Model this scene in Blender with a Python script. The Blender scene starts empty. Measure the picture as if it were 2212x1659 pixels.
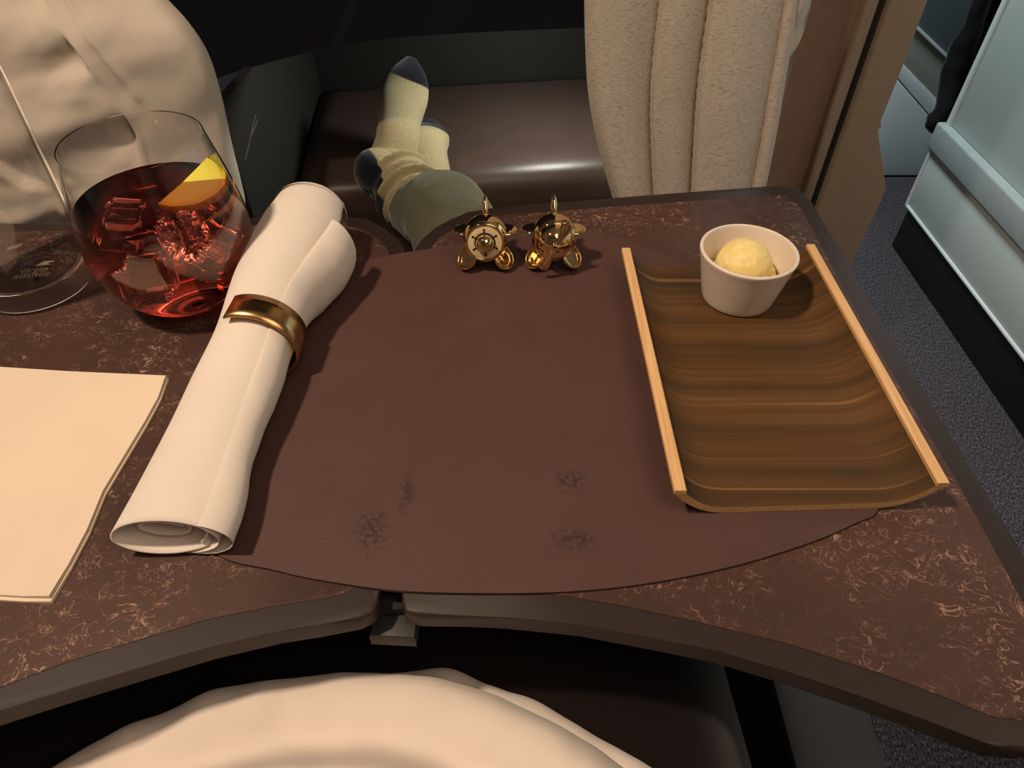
import bpy, bmesh, math, random
from mathutils import Vector, Matrix, noise as mnoise
random.seed(7)
sc = bpy.context.scene
COL = sc.collection
# ------------------------------------------------------------------ camera
CAMZ, FPX, IW, IH = 1.0, 1500.0, 2212.0, 1659.0
TOP = 0.70                       # table top height
S2 = math.sqrt(0.5)
cam_d = bpy.data.cameras.new('camera'); cam = bpy.data.objects.new('camera', cam_d)
COL.objects.link(cam); cam.location = (0, 0, CAMZ); cam.rotation_euler = (math.radians(45), 0, 0)
cam_d.sensor_width = 36; cam_d.lens = FPX / IW * 36; cam_d.clip_start = 0.01
sc.camera = cam
# ------------------------------------------------------------------ world, lights, exposure
w = bpy.data.worlds.new('world'); sc.world = w; w.use_nodes = True
w.node_tree.nodes['Background'].inputs[0].default_value = (1.0, 0.80, 0.62, 1)
w.node_tree.nodes['Background'].inputs[1].default_value = 0.02
def area(name, loc, target, size, power, color, size_y=None, spread=180):
    d = bpy.data.lights.new(name, 'AREA'); d.energy = power; d.color = color; d.size = size
    if size_y: d.shape = 'RECTANGLE'; d.size_y = size_y
    d.spread = math.radians(spread)
    o = bpy.data.objects.new(name, d); COL.objects.link(o); o.location = loc
    o.rotation_euler = (Vector(target) - Vector(loc)).to_track_quat('-Z', 'Y').to_euler()
    return o
area('reading_light', (-0.62, 0.12, 1.95), (0.0, 0.30, 0.7), 0.09, 6.0, (1.0, 0.77, 0.57), spread=110)
area('cabin_light', (0.50, -0.30, 2.05), (0.1, 0.5, 0.7), 0.8, 7.2, (1.0, 0.78, 0.60))
area('aisle_light', (0.34, 1.56, 1.85), (0.97, 1.25, 0.45), 0.35, 26, (0.80, 0.95, 1.0), spread=180)
area('galley_light', (1.25, 2.75, 1.9), (0.85, 1.3, 0.0), 0.5, 22, (0.88, 0.88, 1.0))
area('footwell_light', (0.10, 1.15, 0.735), (0.0, 1.03, 0.45), 0.08, 1.9, (0.98, 1.0, 0.86))
sc.view_settings.view_transform = 'Standard'; sc.view_settings.look = 'None'
sc.view_settings.gamma = 1.0; sc.view_settings.use_curve_mapping = False
sc.view_settings.exposure = 0.0

# ------------------------------------------------------------------ helpers
def ray(u, v):
    a = (u - IW / 2) / FPX; b = (IH / 2 - v) / FPX
    return Vector((a, S2 * (1 + b), S2 * (b - 1)))
def pz(u, v, z):                                   # pixel -> point on the level z
    d = ray(u, v); t = (z - CAMZ) / d.z
    return Vector((d.x * t, d.y * t, z))
def py(u, v, y):                                   # pixel -> point on the upright plane y
    d = ray(u, v); t = y / d.y
    return Vector((d.x * t, y, CAMZ + d.z * t))
def tag(o, label=None, cat=None, group=None, kind=None):
    if label: o['label'] = label
    if cat: o['category'] = cat
    if group: o['group'] = group
    if kind: o['kind'] = kind
    return o
def empty(name, loc, label=None, cat=None, group=None):
    o = bpy.data.objects.new(name, None); COL.objects.link(o); o.location = loc
    o.empty_display_size = 0.02
    return tag(o, label, cat, group)
def link(name, me, mats, parent=None, smooth=True, auto=40):
    o = bpy.data.objects.new(name, me); COL.objects.link(o)
    if not isinstance(mats, (list, tuple)): mats = [mats]
    if not me.materials:
        for m in mats: me.materials.append(m)
    if smooth:
        for p in me.polygons: p.use_smooth = True
        if auto < 180:
            bm = bmesh.new(); bm.from_mesh(me)
            for e in bm.edges:
                if len(e.link_faces) == 2 and e.calc_face_angle(0) > math.radians(auto): e.smooth = False
            bm.to_mesh(me); bm.free()
    if parent is not None:
        o.parent = parent
        o.matrix_parent_inverse = Matrix.Translation(parent.location).inverted() if parent.type == 'EMPTY' else Matrix()
    return o
def bm_obj(name, bm, mats, parent=None, smooth=True, auto=40):
    bmesh.ops.recalc_face_normals(bm, faces=bm.faces)
    me = bpy.data.meshes.new(name); bm.to_mesh(me); bm.free()
    return link(name, me, mats, parent, smooth, auto)
def mesh_obj(name, vs, fs, mats, parent=None, smooth=True, auto=40, fix=True):
    me = bpy.data.meshes.new(name); me.from_pydata([tuple(v) for v in vs], [], fs)
    if fix:
        bm = bmesh.new(); bm.from_mesh(me); bmesh.ops.recalc_face_normals(bm, faces=bm.faces); bm.to_mesh(me); bm.free()
    return link(name, me, mats, parent, smooth, auto)
def crom(P, n=6, closed=False):
    P = [Vector(p) for p in P]; out = []; N = len(P)
    rng = range(N if closed else N - 1)
    for i in rng:
        if closed: p0, p1, p2, p3 = P[(i - 1) % N], P[i], P[(i + 1) % N], P[(i + 2) % N]
        else: p0, p1, p2, p3 = P[max(i - 1, 0)], P[i], P[i + 1], P[min(i + 2, N - 1)]
        for k in range(n):
            t = k / n
            out.append(0.5 * ((2 * p1) + (p2 - p0) * t + (2 * p0 - 5 * p1 + 4 * p2 - p3) * t * t + (3 * p1 - p0 - 3 * p2 + p3) * t ** 3))
    if not closed: out.append(P[-1])
    return out
def prism(bm, pts, z0, z1, bev=0.0, seg=2, both=False):
    top = [bm.verts.new((p[0], p[1], z1)) for p in pts]; bot = [bm.verts.new((p[0], p[1], z0)) for p in pts]
    n = len(pts); ft = bm.faces.new(top); fb = bm.faces.new(bot[::-1])
    for i in range(n): bm.faces.new((top[i], bot[i], bot[(i + 1) % n], top[(i + 1) % n]))
    if bev > 0:
        es = list(ft.edges) + (list(fb.edges) if both else [])
        bmesh.ops.bevel(bm, geom=es, offset=bev, segments=seg, affect='EDGES', profile=0.5)
    return bm
def box(bm, x0, x1, y0, y1, z0, z1, bev=0.0, seg=2):
    r = bmesh.ops.create_cube(bm, size=1.0)
    for v in r['verts']:
        v.co = Vector(((x0 + x1) / 2 + v.co.x * (x1 - x0), (y0 + y1) / 2 + v.co.y * (y1 - y0), (z0 + z1) / 2 + v.co.z * (z1 - z0)))
    if bev > 0:
        es = list({e for v in r['verts'] for e in v.link_edges})
        bmesh.ops.bevel(bm, geom=es, offset=bev, segments=seg, affect='EDGES', profile=0.5)
    return bm
def box_obj(name, b, mats, parent=None, bev=0.003, seg=2):
    return bm_obj(name, box(bmesh.new(), *b, bev=bev, seg=seg), mats, parent)
def lathe_vf(prof, seg=64, closed=False):
    vs, fs = [], []
    for (r, z) in prof:
        for k in range(seg):
            a = 2 * math.pi * k / seg; vs.append(Vector((r * math.cos(a), r * math.sin(a), z)))
    n = len(prof)
    for i in range(n - 1 if not closed else n):
        j = (i + 1) % n
        for k in range(seg):
            k2 = (k + 1) % seg
            fs.append((i * seg + k, i * seg + k2, j * seg + k2, j * seg + k))
    if not closed:
        fs.append(tuple(range(seg))[::-1]); fs.append(tuple(range((n - 1) * seg, n * seg)))
    return vs, fs
def lathe(name, prof, loc, mats, parent=None, seg=64, rot=None, auto=40, closed=False):
    vs, fs = lathe_vf(prof, seg, closed)
    M = (rot.to_4x4() if rot else Matrix())
    vs = [M @ v + Vector(loc) for v in vs]
    return mesh_obj(name, vs, fs, mats, parent, auto=auto)
def smooth_prof(P, n=5): return [(p.x, p.y) for p in crom([(a, b, 0) for a, b in P], n)]
def loft(rings, cap=True):
    vs, fs = [], []; n = len(rings[0])
    for r in rings: vs += r
    for i in range(len(rings) - 1):
        for k in range(n):
            k2 = (k + 1) % n; fs.append((i * n + k, i * n + k2, (i + 1) * n + k2, (i + 1) * n + k))
    if cap: fs.append(tuple(range(n))[::-1]); fs.append(tuple(range((len(rings) - 1) * n, len(rings) * n)))
    return vs, fs
def tube_rings(path, rads, up=(0, 0, 1), seg=24, sub=5):
    """path of points, rads list of (ra, rb): ra across, rb along the up side"""
    n = len(path); P = crom(path, sub); R = crom([(a, b, 0) for a, b in rads], sub)
    out = []; up = Vector(up)
    for i, p in enumerate(P):
        t = (P[min(i + 1, len(P) - 1)] - P[max(i - 1, 0)]).normalized()
        s = t.cross(up).normalized(); u = s.cross(t).normalized()
        out.append([p + s * (R[i].x * math.cos(2 * math.pi * k / seg)) + u * (R[i].y * math.sin(2 * math.pi * k / seg)) for k in range(seg)])
    return out
def tube_vf(path, rads, up=(0, 0, 1), seg=24, sub=5): return loft(tube_rings(path, rads, up, seg, sub))
def grid_vf(nu, nv, fn):
    vs = [fn(i / nu, j / nv) for j in range(nv + 1) for i in range(nu + 1)]
    fs = [(j * (nu + 1) + i, j * (nu + 1) + i + 1, (j + 1) * (nu + 1) + i + 1, (j + 1) * (nu + 1) + i) for j in range(nv) for i in range(nu)]
    return vs, fs
def shell_obj(name, vs, fs, mats, thick, parent=None, offset=-1, auto=180):
    o = mesh_obj(name, vs, fs, mats, parent, auto=auto, fix=False)
    m = o.modifiers.new('s', 'SOLIDIFY'); m.thickness = thick; m.offset = offset
    return o
def remeshed(name, parts, mats, vox, parent=None, smooth_it=8):
    vs, fs = [], []
    for (v, f) in parts:
        o = len(vs); vs += v; fs += [tuple(i + o for i in q) for q in f]
    o = mesh_obj(name, vs, fs, mats, parent, auto=180)
    m = o.modifiers.new('r', 'REMESH'); m.mode = 'VOXEL'; m.voxel_size = vox; m.use_smooth_shade = True
    m = o.modifiers.new('s', 'SMOOTH'); m.iterations = smooth_it; m.factor = 0.5
    return o
def ellipsoid_vf(c, r, rot=None, seg=24, rings=14):
    vs, fs = [], []
    M = rot.to_3x3() if rot else Matrix.Identity(3)
    prof = [(math.sin(math.pi * i / rings), -math.cos(math.pi * i / rings)) for i in range(1, rings)]
    v, f = lathe_vf(prof, seg)
    return [M @ Vector((p.x * r[0], p.y * r[1], p.z * r[2])) + Vector(c) for p in v], f
def fbm(x, y, z=0, o=3):
    s, a = 0, 1
    for i in range(o):
        s += a * mnoise.noise((x, y, z + i * 7.3)); x *= 2; y *= 2; z *= 2; a *= 0.5
    return s
def sstep(a, b, x):
    t = min(1, max(0, (x - a) / (b - a))); return t * t * (3 - 2 * t)

# ------------------------------------------------------------------ materials
def srgb(r, g, b):
    f = lambda c: (c / 255 / 12.92) if c / 255 <= 0.04045 else ((c / 255 + 0.055) / 1.055) ** 2.4
    return (f(r), f(g), f(b), 1)
class NT:
    def __init__(s, name):
        s.m = bpy.data.materials.new(name); s.m.use_nodes = True; s.t = s.m.node_tree; s.n = s.t.nodes
        s.p = s.n['Principled BSDF']; s.out = s.n['Material Output']
    def new(s, typ, **kw):
        n = s.n.new(typ)
        for k, v in kw.items():
            if k in n.inputs: n.inputs[k].default_value = v
            else: setattr(n, k, v)
        return n
    def l(s, a, b): s.t.links.new(a, b); return b
    def coord(s, kind='Object', scale=(1, 1, 1), rot=(0, 0, 0)):
        c = s.new('ShaderNodeTexCoord'); m = s.new('ShaderNodeMapping'); m.inputs['Scale'].default_value = scale; m.inputs['Rotation'].default_value = rot
        s.l(c.outputs[kind], m.inputs[0]); return m.outputs[0]
    def noise(s, vec, scale, detail=4, rough=0.55, dist=0.0):
        n = s.new('ShaderNodeTexNoise'); n.inputs['Scale'].default_value = scale; n.inputs['Detail'].default_value = detail
        n.inputs['Roughness'].default_value = rough; n.inputs['Distortion'].default_value = dist
        s.l(vec, n.inputs['Vector']); return n.outputs['Fac']
    def ramp(s, fac, stops, interp='LINEAR'):
        r = s.new('ShaderNodeValToRGB'); r.color_ramp.interpolation = interp; e = r.color_ramp.elements
        while len(e) < len(stops): e.new(0.5)
        for q, (p, c) in zip(e, stops): q.position = p; q.color = c if len(c) == 4 else (*c, 1)
        s.l(fac, r.inputs[0]); return r.outputs[0]
    def math(s, op, a, b=None, clamp=False):
        n = s.new('ShaderNodeMath', operation=op); n.use_clamp = clamp
        for i, x in enumerate((a, b)):
            if x is None: continue
            if isinstance(x, (int, float)): n.inputs[i].default_value = x
            else: s.l(x, n.inputs[i])
        return n.outputs[0]
    def mix(s, fac, a, b):
        n = s.new('ShaderNodeMix', data_type='RGBA')
        for i, x in ((0, fac), (6, a), (7, b)):
            if isinstance(x, (int, float, tuple)): n.inputs[i].default_value = x
            else: s.l(x, n.inputs[i])
        return n.outputs[2]
    def bump(s, h, strength=0.3, dist=0.001):
        b = s.new('ShaderNodeBump'); b.inputs['Strength'].default_value = strength; b.inputs['Distance'].default_value = dist
        s.l(h, b.inputs['Height']); s.l(b.outputs[0], s.p.inputs['Normal']); return b
    def dist(s, vec, pt, scale=(1, 1, 1)):
        n = s.new('ShaderNodeVectorMath', operation='SUBTRACT'); s.l(vec, n.inputs[0]); n.inputs[1].default_value = pt
        k = s.new('ShaderNodeVectorMath', operation='MULTIPLY'); s.l(n.outputs[0], k.inputs[0]); k.inputs[1].default_value = scale
        q = s.new('ShaderNodeVectorMath', operation='LENGTH'); s.l(k.outputs[0], q.inputs[0]); return q.outputs['Value']
    def col(s, c, rough=0.5, metal=0.0, spec=0.5):
        if isinstance(c, tuple): s.p.inputs['Base Color'].default_value = c
        else: s.l(c, s.p.inputs['Base Color'])
        s.p.inputs['Roughness'].default_value = rough; s.p.inputs['Metallic'].default_value = metal
        s.p.inputs['Specular IOR Level'].default_value = spec; return s
def plain(name, c, rough=0.5, metal=0, spec=0.5, grain=0.06, gscale=60):
    t = NT(name); v = t.coord(); f = t.noise(v, gscale, 3)
    d = tuple(x * (1 - grain) for x in c[:3]) + (1,); h = tuple(min(1, x * (1 + grain)) for x in c[:3]) + (1,)
    t.col(t.ramp(f, [(0.3, d), (0.7, h)]), rough, metal, spec); t.bump(f, 0.05, 0.0005); return t.m

def m_laminate():
    t = NT('table_laminate'); v = t.coord()
    base = t.ramp(t.noise(v, 9, 4), [(0.3, srgb(62, 43, 37)), (0.7, srgb(80, 56, 47))])
    col = base
    area_m = t.ramp(t.noise(v, 17, 3), [(0.42, (0, 0, 0)), (0.62, (1, 1, 1))])
    for i, (sc_, wd, st) in enumerate(((60, 0.020, 0.85), (95, 0.022, 0.75), (38, 0.009, 0.7))):
        vv = t.coord(scale=(1, 1 + 0.3 * i, 1), rot=(0, 0, 0.9 * i))
        n = t.noise(vv, sc_, 2.5, 0.6, 1.4)
        d = t.math('ABSOLUTE', t.math('SUBTRACT', n, 0.5 + 0.03 * i))
        ln = t.math('SUBTRACT', 1.0, t.math('DIVIDE', d, wd), True)
        ln = t.math('MULTIPLY', t.math('MULTIPLY', ln, ln), t.math('ADD', t.math('MULTIPLY', area_m, 0.9), 0.06))
        brk = t.ramp(t.noise(vv, sc_ * 1.9, 2), [(0.45, (0, 0, 0)), (0.6, (1, 1, 1))])
        ln = t.math('MULTIPLY', t.math('MULTIPLY', ln, brk), st)
        col = t.mix(ln, col, srgb(206, 164, 140))
    t.col(col, 0.5, spec=0.25); t.bump(t.noise(v, 300, 3), 0.08, 0.0004); return t.m
def m_leather(name, c, rough, marks=(), cell=900):
    t = NT(name); v = t.coord()
    vo = t.new('ShaderNodeTexVoronoi', feature='F1'); vo.inputs['Scale'].default_value = cell; t.l(v, vo.inputs['Vector'])
    h = vo.outputs['Distance']
    base = t.ramp(t.noise(v, 30, 3), [(0.3, tuple(x * 0.93 for x in c[:3]) + (1,)), (0.7, tuple(x * 1.06 for x in c[:3]) + (1,))])
    if marks:
        vo2 = t.new('ShaderNodeTexVoronoi', feature='F1'); vo2.inputs['Scale'].default_value = 330; t.l(v, vo2.inputs['Vector'])
        tot = None
        nz = t.noise(v, 260, 2)
        for (pt, sx, sy, s) in marks:
            d = t.dist(v, pt, (1 / sx, 1 / sy, 1))
            d = t.math('ADD', d, t.math('MULTIPLY', t.math('SUBTRACT', nz, 0.5), 1.6))
            k = t.math('MULTIPLY', t.math('SUBTRACT', 1.25, d, True), s)
            tot = k if tot is None else t.math('MAXIMUM', tot, k)
        pit = t.math('MULTIPLY', tot, t.ramp(vo2.outputs['Distance'], [(0.25, (0, 0, 0)), (0.6, (1, 1, 1))]))
        base = t.mix(t.math('MULTIPLY', pit, 0.85), base, tuple(x * 0.35 for x in c[:3]) + (1,))
        h = t.math('SUBTRACT', h, t.math('MULTIPLY', pit, 3.0))
    t.col(base, rough, spec=0.35); t.bump(h, 0.16, 0.0006); return t.m
def m_cloth(name, c, rough=0.9, weave=1400, amt=0.04, bump=0.15):
    t = NT(name); v = t.coord(); f = t.noise(v, weave, 2); g = t.noise(v, 12, 3)
    base = t.ramp(g, [(0.3, tuple(x * (1 - amt) for x in c[:3]) + (1,)), (0.7, tuple(min(1, x * (1 + amt)) for x in c[:3]) + (1,))])
    t.col(base, rough, spec=0.1); t.p.inputs['Sheen Weight'].default_value = 0.15; t.bump(f, bump, 0.0004); return t.m
def m_heather():
    t = NT('wool_blanket'); v = t.coord(scale=(60, 60, 330), rot=(0, 0.10, 0))
    f = t.noise(v, 2.6, 4, 0.7); g = t.noise(t.coord(), 14, 3)
    base = t.ramp(f, [(0.30, srgb(128, 115, 102)), (0.44, srgb(208, 194, 178)), (0.62, srgb(224, 211, 195)), (0.8, srgb(234, 223, 208))])
    col = t.mix(t.math('MULTIPLY', t.ramp(g, [(0.4, (0, 0, 0)), (0.7, (1, 1, 1))]), 0.25), base, srgb(190, 172, 152))
    t.col(col, 0.95, spec=0.05); t.p.inputs['Sheen Weight'].default_value = 0.3; t.bump(f, 0.35, 0.0012); return t.m
def m_carpet():
    t = NT('aisle_carpet'); v = t.coord(scale=(1, 0.45, 1)); f = t.noise(v, 420, 3, 0.7); g = t.noise(v, 90, 3)
    base = t.ramp(f, [(0.36, srgb(34, 30, 32)), (0.52, srgb(78, 72, 76)), (0.72, srgb(148, 140, 142))])
    col = t.mix(t.math('MULTIPLY', g, 0.4), base, srgb(40, 36, 42))
    t.col(col, 1.0, spec=0.05); t.bump(f, 0.8, 0.004); return t.m
def m_traywood():
    t = NT('smoked_bamboo'); v = t.coord(scale=(0.35, 30, 1)); f = t.noise(v, 9, 6, 0.65); g = t.noise(t.coord(scale=(0.25, 9, 1)), 5.5, 3, 0.5)
    base = t.ramp(f, [(0.25, srgb(76, 52, 28)), (0.5, srgb(94, 65, 36)), (0.72, srgb(110, 78, 46))])
    col = t.mix(t.ramp(g, [(0.40, (0, 0, 0)), (0.62, (1, 1, 1))]), base, srgb(66, 48, 28))
    st = t.ramp(t.noise(t.coord(scale=(0.15, 22, 1)), 7.3, 2), [(0.63, (0, 0, 0)), (0.68, (1, 1, 1)), (0.72, (0, 0, 0))])
    col = t.mix(t.math('MULTIPLY', st, 0.7), col, srgb(142, 104, 60))
    t.col(col, 0.6, spec=0.18); t.bump(f, 0.06, 0.0005); return t.m
def m_lightwood():
    t = NT('pale_bamboo'); v = t.coord(scale=(40, 1.2, 40)); f = t.noise(v, 12, 4, 0.6)
    t.col(t.ramp(f, [(0.3, srgb(204, 156, 100)), (0.6, srgb(226, 184, 130)), (0.8, srgb(234, 196, 146))]), 0.5, spec=0.35); t.bump(f, 0.05, 0.0003); return t.m
def m_metal(name, c, rough, streak=0.0):
    t = NT(name); f = t.noise(t.coord(scale=(1, 1, 1)), 70, 3)
    d = tuple(x * 0.9 for x in c[:3]) + (1,)
    t.col(t.ramp(f, [(0.35, d), (0.65, c)]), rough, 1.0)
    if streak:
        r = t.ramp(t.noise(t.coord(scale=(4, 4, 1)), 60, 4), [(0.3, (rough, rough, rough)), (0.8, (rough + streak,) * 3)]); t.l(r, t.p.inputs['Roughness'])
    return t.m
def m_glass(name, tint=(1, 1, 1, 1)):
    t = NT(name); t.col(tint, 0.0); t.p.inputs['Transmission Weight'].default_value = 1.0; t.p.inputs['IOR'].default_value = 1.17; t.p.inputs['Coat Weight'].default_value = 0.6; t.p.inputs['Coat IOR'].default_value = 1.5; t.p.inputs['Coat Roughness'].default_value = 0.0
    f = t.noise(t.coord(), 20, 2); t.l(t.ramp(f, [(0, (0, 0, 0)), (1, (0.012, 0.012, 0.012))]), t.p.inputs['Roughness']); return t.m
def m_sock(toes, heels):
    t = NT('olive_sock_knit'); v = t.coord(); f = t.noise(v, 700, 3, 0.7); g = t.noise(v, 45, 4)
    base = t.ramp(f, [(0.3, srgb(124, 113, 86)), (0.7, srgb(180, 166, 130))])
    fz = t.ramp(t.noise(v, 1400, 2), [(0.62, (0, 0, 0)), (0.72, (1, 1, 1))])
    base = t.mix(t.math('MULTIPLY', fz, t.math('MULTIPLY', g, 0.7)), base, srgb(40, 38, 34))
    tot = None
    for (pt, r) in toes + heels:
        d = t.dist(v, pt); k = t.math('MULTIPLY', t.math('SUBTRACT', r, d), 400, True)
        tot = k if tot is None else t.math('MAXIMUM', tot, k)
    t.col(t.mix(tot, base, srgb(17, 21, 31)), 0.95, spec=0.05); t.p.inputs['Sheen Weight'].default_value = 0.3; t.bump(f, 0.3, 0.0006); return t.m

LAM = m_laminate(); RIM = plain('dark_rim', srgb(44, 33, 29), 0.5, spec=0.35)
mk = [(pz(805, 1150, TOP), .0085, .011, 1.0), (pz(880, 1070, TOP), .004, .011, 0.8), (pz(1235, 1045, TOP), .008, .0075, 0.9), (pz(1245, 1170, TOP), .011, .0065, 0.9)]
MAT = m_leather('placemat_leather', srgb(80, 55, 50), 0.55, mk)
OTT = m_leather('ottoman_leather', srgb(66, 52, 48), 0.36, cell=500)
SEAT = m_leather('seat_leather', srgb(40, 27, 25), 0.5, cell=500)
NAPK = m_cloth('white_cotton', srgb(226, 214, 202)); PAPER = m_cloth('paper_napkin', srgb(228, 209, 186), weave=500, bump=0.1)
LINEN = m_cloth('pillow_cotton', srgb(226, 212, 196), weave=1600, bump=0.08); DUVET = m_cloth('duvet_cotton', srgb(222, 208, 196), weave=1600, bump=0.05)
HEATH = m_heather(); CARPET = m_carpet(); TW = m_traywood(); LW = m_lightwood()
GOLD = m_metal('polished_gold', (0.95, 0.66, 0.32, 1), 0.05); COPPER = m_metal('brushed_copper', (0.58, 0.34, 0.15, 1), 0.22, 0.05)
CREAM = plain('cream_enamel', srgb(222, 196, 152), 0.35); BLACK = plain('black_hole', srgb(6, 6, 6), 0.8)
CERAM = plain('white_ceramic', srgb(228, 214, 200), 0.25, spec=0.5, grain=0.02); 
GLASS = m_glass('clear_glass'); CHAR = plain('charcoal_plastic', srgb(36, 35, 34), 0.55); NAVY = m_cloth('navy_shell', srgb(12, 14, 26), 0.75, weave=800)
TAUPE = plain('taupe_plastic', srgb(140, 124, 106), 0.45); TAUPE_IN = plain('brown_inner_panel', srgb(146, 118, 98), 0.5)
RAILM = plain('rail_grey', srgb(158, 166, 164), 0.35); PALE_DIM = plain('pale_grey_dimmed', srgb(186, 194, 188), 0.38, grain=0.015); PALE = plain('pale_grey_panel', srgb(222, 232, 234), 0.35, grain=0.015); ALU = plain('satin_trim', srgb(206, 212, 212), 0.28, spec=0.6, grain=0.02)  # aisle unit copy of the pale panel: colour darkened to offset strong lamp light
PLINTH = plain('black_plinth', srgb(14, 14, 15), 0.45); GREYG = plain('grey_green_panel', srgb(150, 156, 146), 0.4); SLATE = plain('slate_panel', srgb(86, 98, 102), 0.4)
BLKCL = m_cloth('black_fabric', srgb(16, 15, 17), 0.9); OLIVE = m_cloth('olive_trousers', srgb(82, 84, 62), 0.9, weave=900)
SKIN = plain('skin', srgb(200, 150, 120), 0.6); WALLM = plain('cabin_wall', srgb(150, 138, 126), 0.6); CEIL = plain('cabin_ceiling', srgb(190, 180, 170), 0.6)

# ------------------------------------------------------------------ cabin shell
def struct(name, b, m): return tag(box_obj(name, b, m, bev=0), kind='structure')
struct('floor', (-1.2, 2.2, -1.2, 3.4, -0.05, 0.0), CARPET)
struct('ceiling', (-1.2, 2.2, -1.2, 3.4, 2.25, 2.3), CEIL)
struct('wall_left', (-1.25, -1.2, -1.2, 3.4, 0, 2.25), WALLM)
struct('wall_right', (2.2, 2.25, -1.2, 3.4, 0, 2.25), WALLM)
struct('wall_front', (-1.2, 2.2, 3.4, 3.45, 0, 2.25), WALLM)
struct('wall_back', (-1.2, 2.2, -1.25, -1.2, 0, 2.25), WALLM)

# ------------------------------------------------------------------ footwell surround, ottoman
SY = 0.95
fw = empty('footwell_surround', (0, SY, 0), 'dark navy seat shell arching over the footwell in front of the table', 'seat shell')
edge = [py(u, v, SY) for u, v in ((300, 230), (480, 165), (600, 130), (700, 106), (800, 88), (900, 78), (1050, 69), (1265, 60), (1400, 56))]
low = [(p.x, p.z) for p in crom(edge, 4)]
xr = 0.40
pts = [(-1.19, 0.60)] + low + [(.335, low[-1][1]), (.335, 1.6), (-1.19, 1.6)]
def xz_prism(pts, y0, y1, bev=0.0):
    bm = bmesh.new(); prism(bm, pts, 0, y1 - y0, bev, 3)
    for v in bm.verts: v.co = Vector((v.co.x, y0 + (y1 - y0) - v.co.z, v.co.y))
    return bm
bm_obj('front_shell', xz_prism(pts, SY, SY + 0.03, 0.008), NAVY, fw)
bl = pz(690, 195, .45); br = pz(1265, 165, .45)
dirx = (br - bl).normalized(); br2 = bl + dirx * ((xr - bl.x) / dirx.x)
fl = pz(640, 400, .45)
bk = [(bl.x - .02, bl.y), (br2.x, br2.y), (br2.x, br2.y + .02), (bl.x - .02, bl.y + .02)]
bm_obj('back_panel', prism(bmesh.new(), bk, 0.0, 0.75), CHAR, fw)
sp = [(bl.x, bl.y + .02), (bl.x - .012, bl.y + .02), (fl.x - .006, .785), (fl.x + .006, .785)]
bm = prism(bmesh.new(), sp, 0.0, 0.60)
for v in bm.verts:
    if v.co.z > .5 and v.co.y < .9: v.co.z = .664
side = bm_obj('side_panel', bm, CHAR, fw)
for (p, q) in (((552, 248), (530, 345)), ((557, 258), (545, 290)), ((545, 275), (536, 320))):
    A, B = Vector(((bl.x + fl.x) / 2, 0, 0)), None
    def onside(u, v):
        d = ray(u, v); x0, y0 = fl.x + .006, .785; x1, y1 = bl.x, bl.y + .02
        n = Vector((y1 - y0, -(x1 - x0), 0)); t = n.dot(Vector((x0, y0, 0))) / n.dot(d); return d * t + Vector((0, 0, CAMZ))
    a, b_ = onside(*p), onside(*q)
    v_, f_ = tube_vf([a, (a + b_) / 2, b_], [(.0006, .0006)] * 3, up=(1, 0, 0), seg=6, sub=2)
    mesh_obj('scratch', v_, f_, plain('scuff', srgb(120, 112, 100), 0.8), side)
tp = [(-1.19, SY + .031), (xr, SY + .031), (xr, br2.y + .04), (-1.19, br2.y + .04)]
bm_obj('light_block_cover', prism(bmesh.new(), tp, .751, .771), CHAR, fw)  # unseen cover, added to keep the aisle lamp out of the footwell
ot = empty('ottoman', (0, 1.2, 0), 'brown leather ottoman with a rounded front edge inside the footwell', 'ottoman')
fr = fl + dirx * ((xr - .005 - fl.x) / dirx.x)
nd = Vector((-dirx.y, dirx.x, 0))
fl2, fr2 = fl - nd * 0.01, fr - nd * 0.01
def ott_pt(s, d, z):                     # s across 0..1, d depth 0..1
    a = fl2 + Vector((.004, 0, 0)) + (fr2 - fl2 - Vector((.008, 0, 0))) * s; b = bl + Vector((.006, 0, 0)) + (br2 - bl - Vector((.012, 0, 0))) * s - nd * .006
    p = a + (b - a) * d; return Vector((p.x, p.y, z))
prof = [(0.0, .05), (0.0, .25), (0.0, .38), (.005, .405), (.025, .428), (.06, .442), (.13, .449), (.3, .452), (.6, .451), (.9, .450), (1.0, .449)]
vs, fs = [], []
NS = 24
pr = crom([(a, b, 0) for a, b in prof], 3)
for p in pr:
    for i in range(NS + 1): vs.append(ott_pt(i / NS, p.x, p.y))
for j in range(len(pr) - 1):
    for i in range(NS): fs.append((j * (NS + 1) + i, j * (NS + 1) + i + 1, (j + 1) * (NS + 1) + i + 1, (j + 1) * (NS + 1) + i))
o = shell_obj('cushion', vs, fs, OTT, 0.02, ot, offset=1)
o.modifiers['s'].offset = -1
bb = [ott_pt(0.01, .03, 0), ott_pt(0.99, .03, 0), ott_pt(0.99, .97, 0), ott_pt(0.01, .97, 0)]
bm_obj('ottoman_base', prism(bmesh.new(), [(p.x, p.y) for p in bb], 0, 0.40), CHAR, ot)

# bench beside the footwell carrying the pillow
bn = empty('side_bench', (-.75, .7, 0), 'dark side bench under the white pillow beside the footwell', 'bench')
box_obj('bench_body', (-1.19, -.42, .50, SY - .002, 0, .485), CHAR, bn)
box_obj('bench_top', (-1.19, -.41, .49, SY - .002, .485, .507), CHAR, bn, bev=.006)

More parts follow.
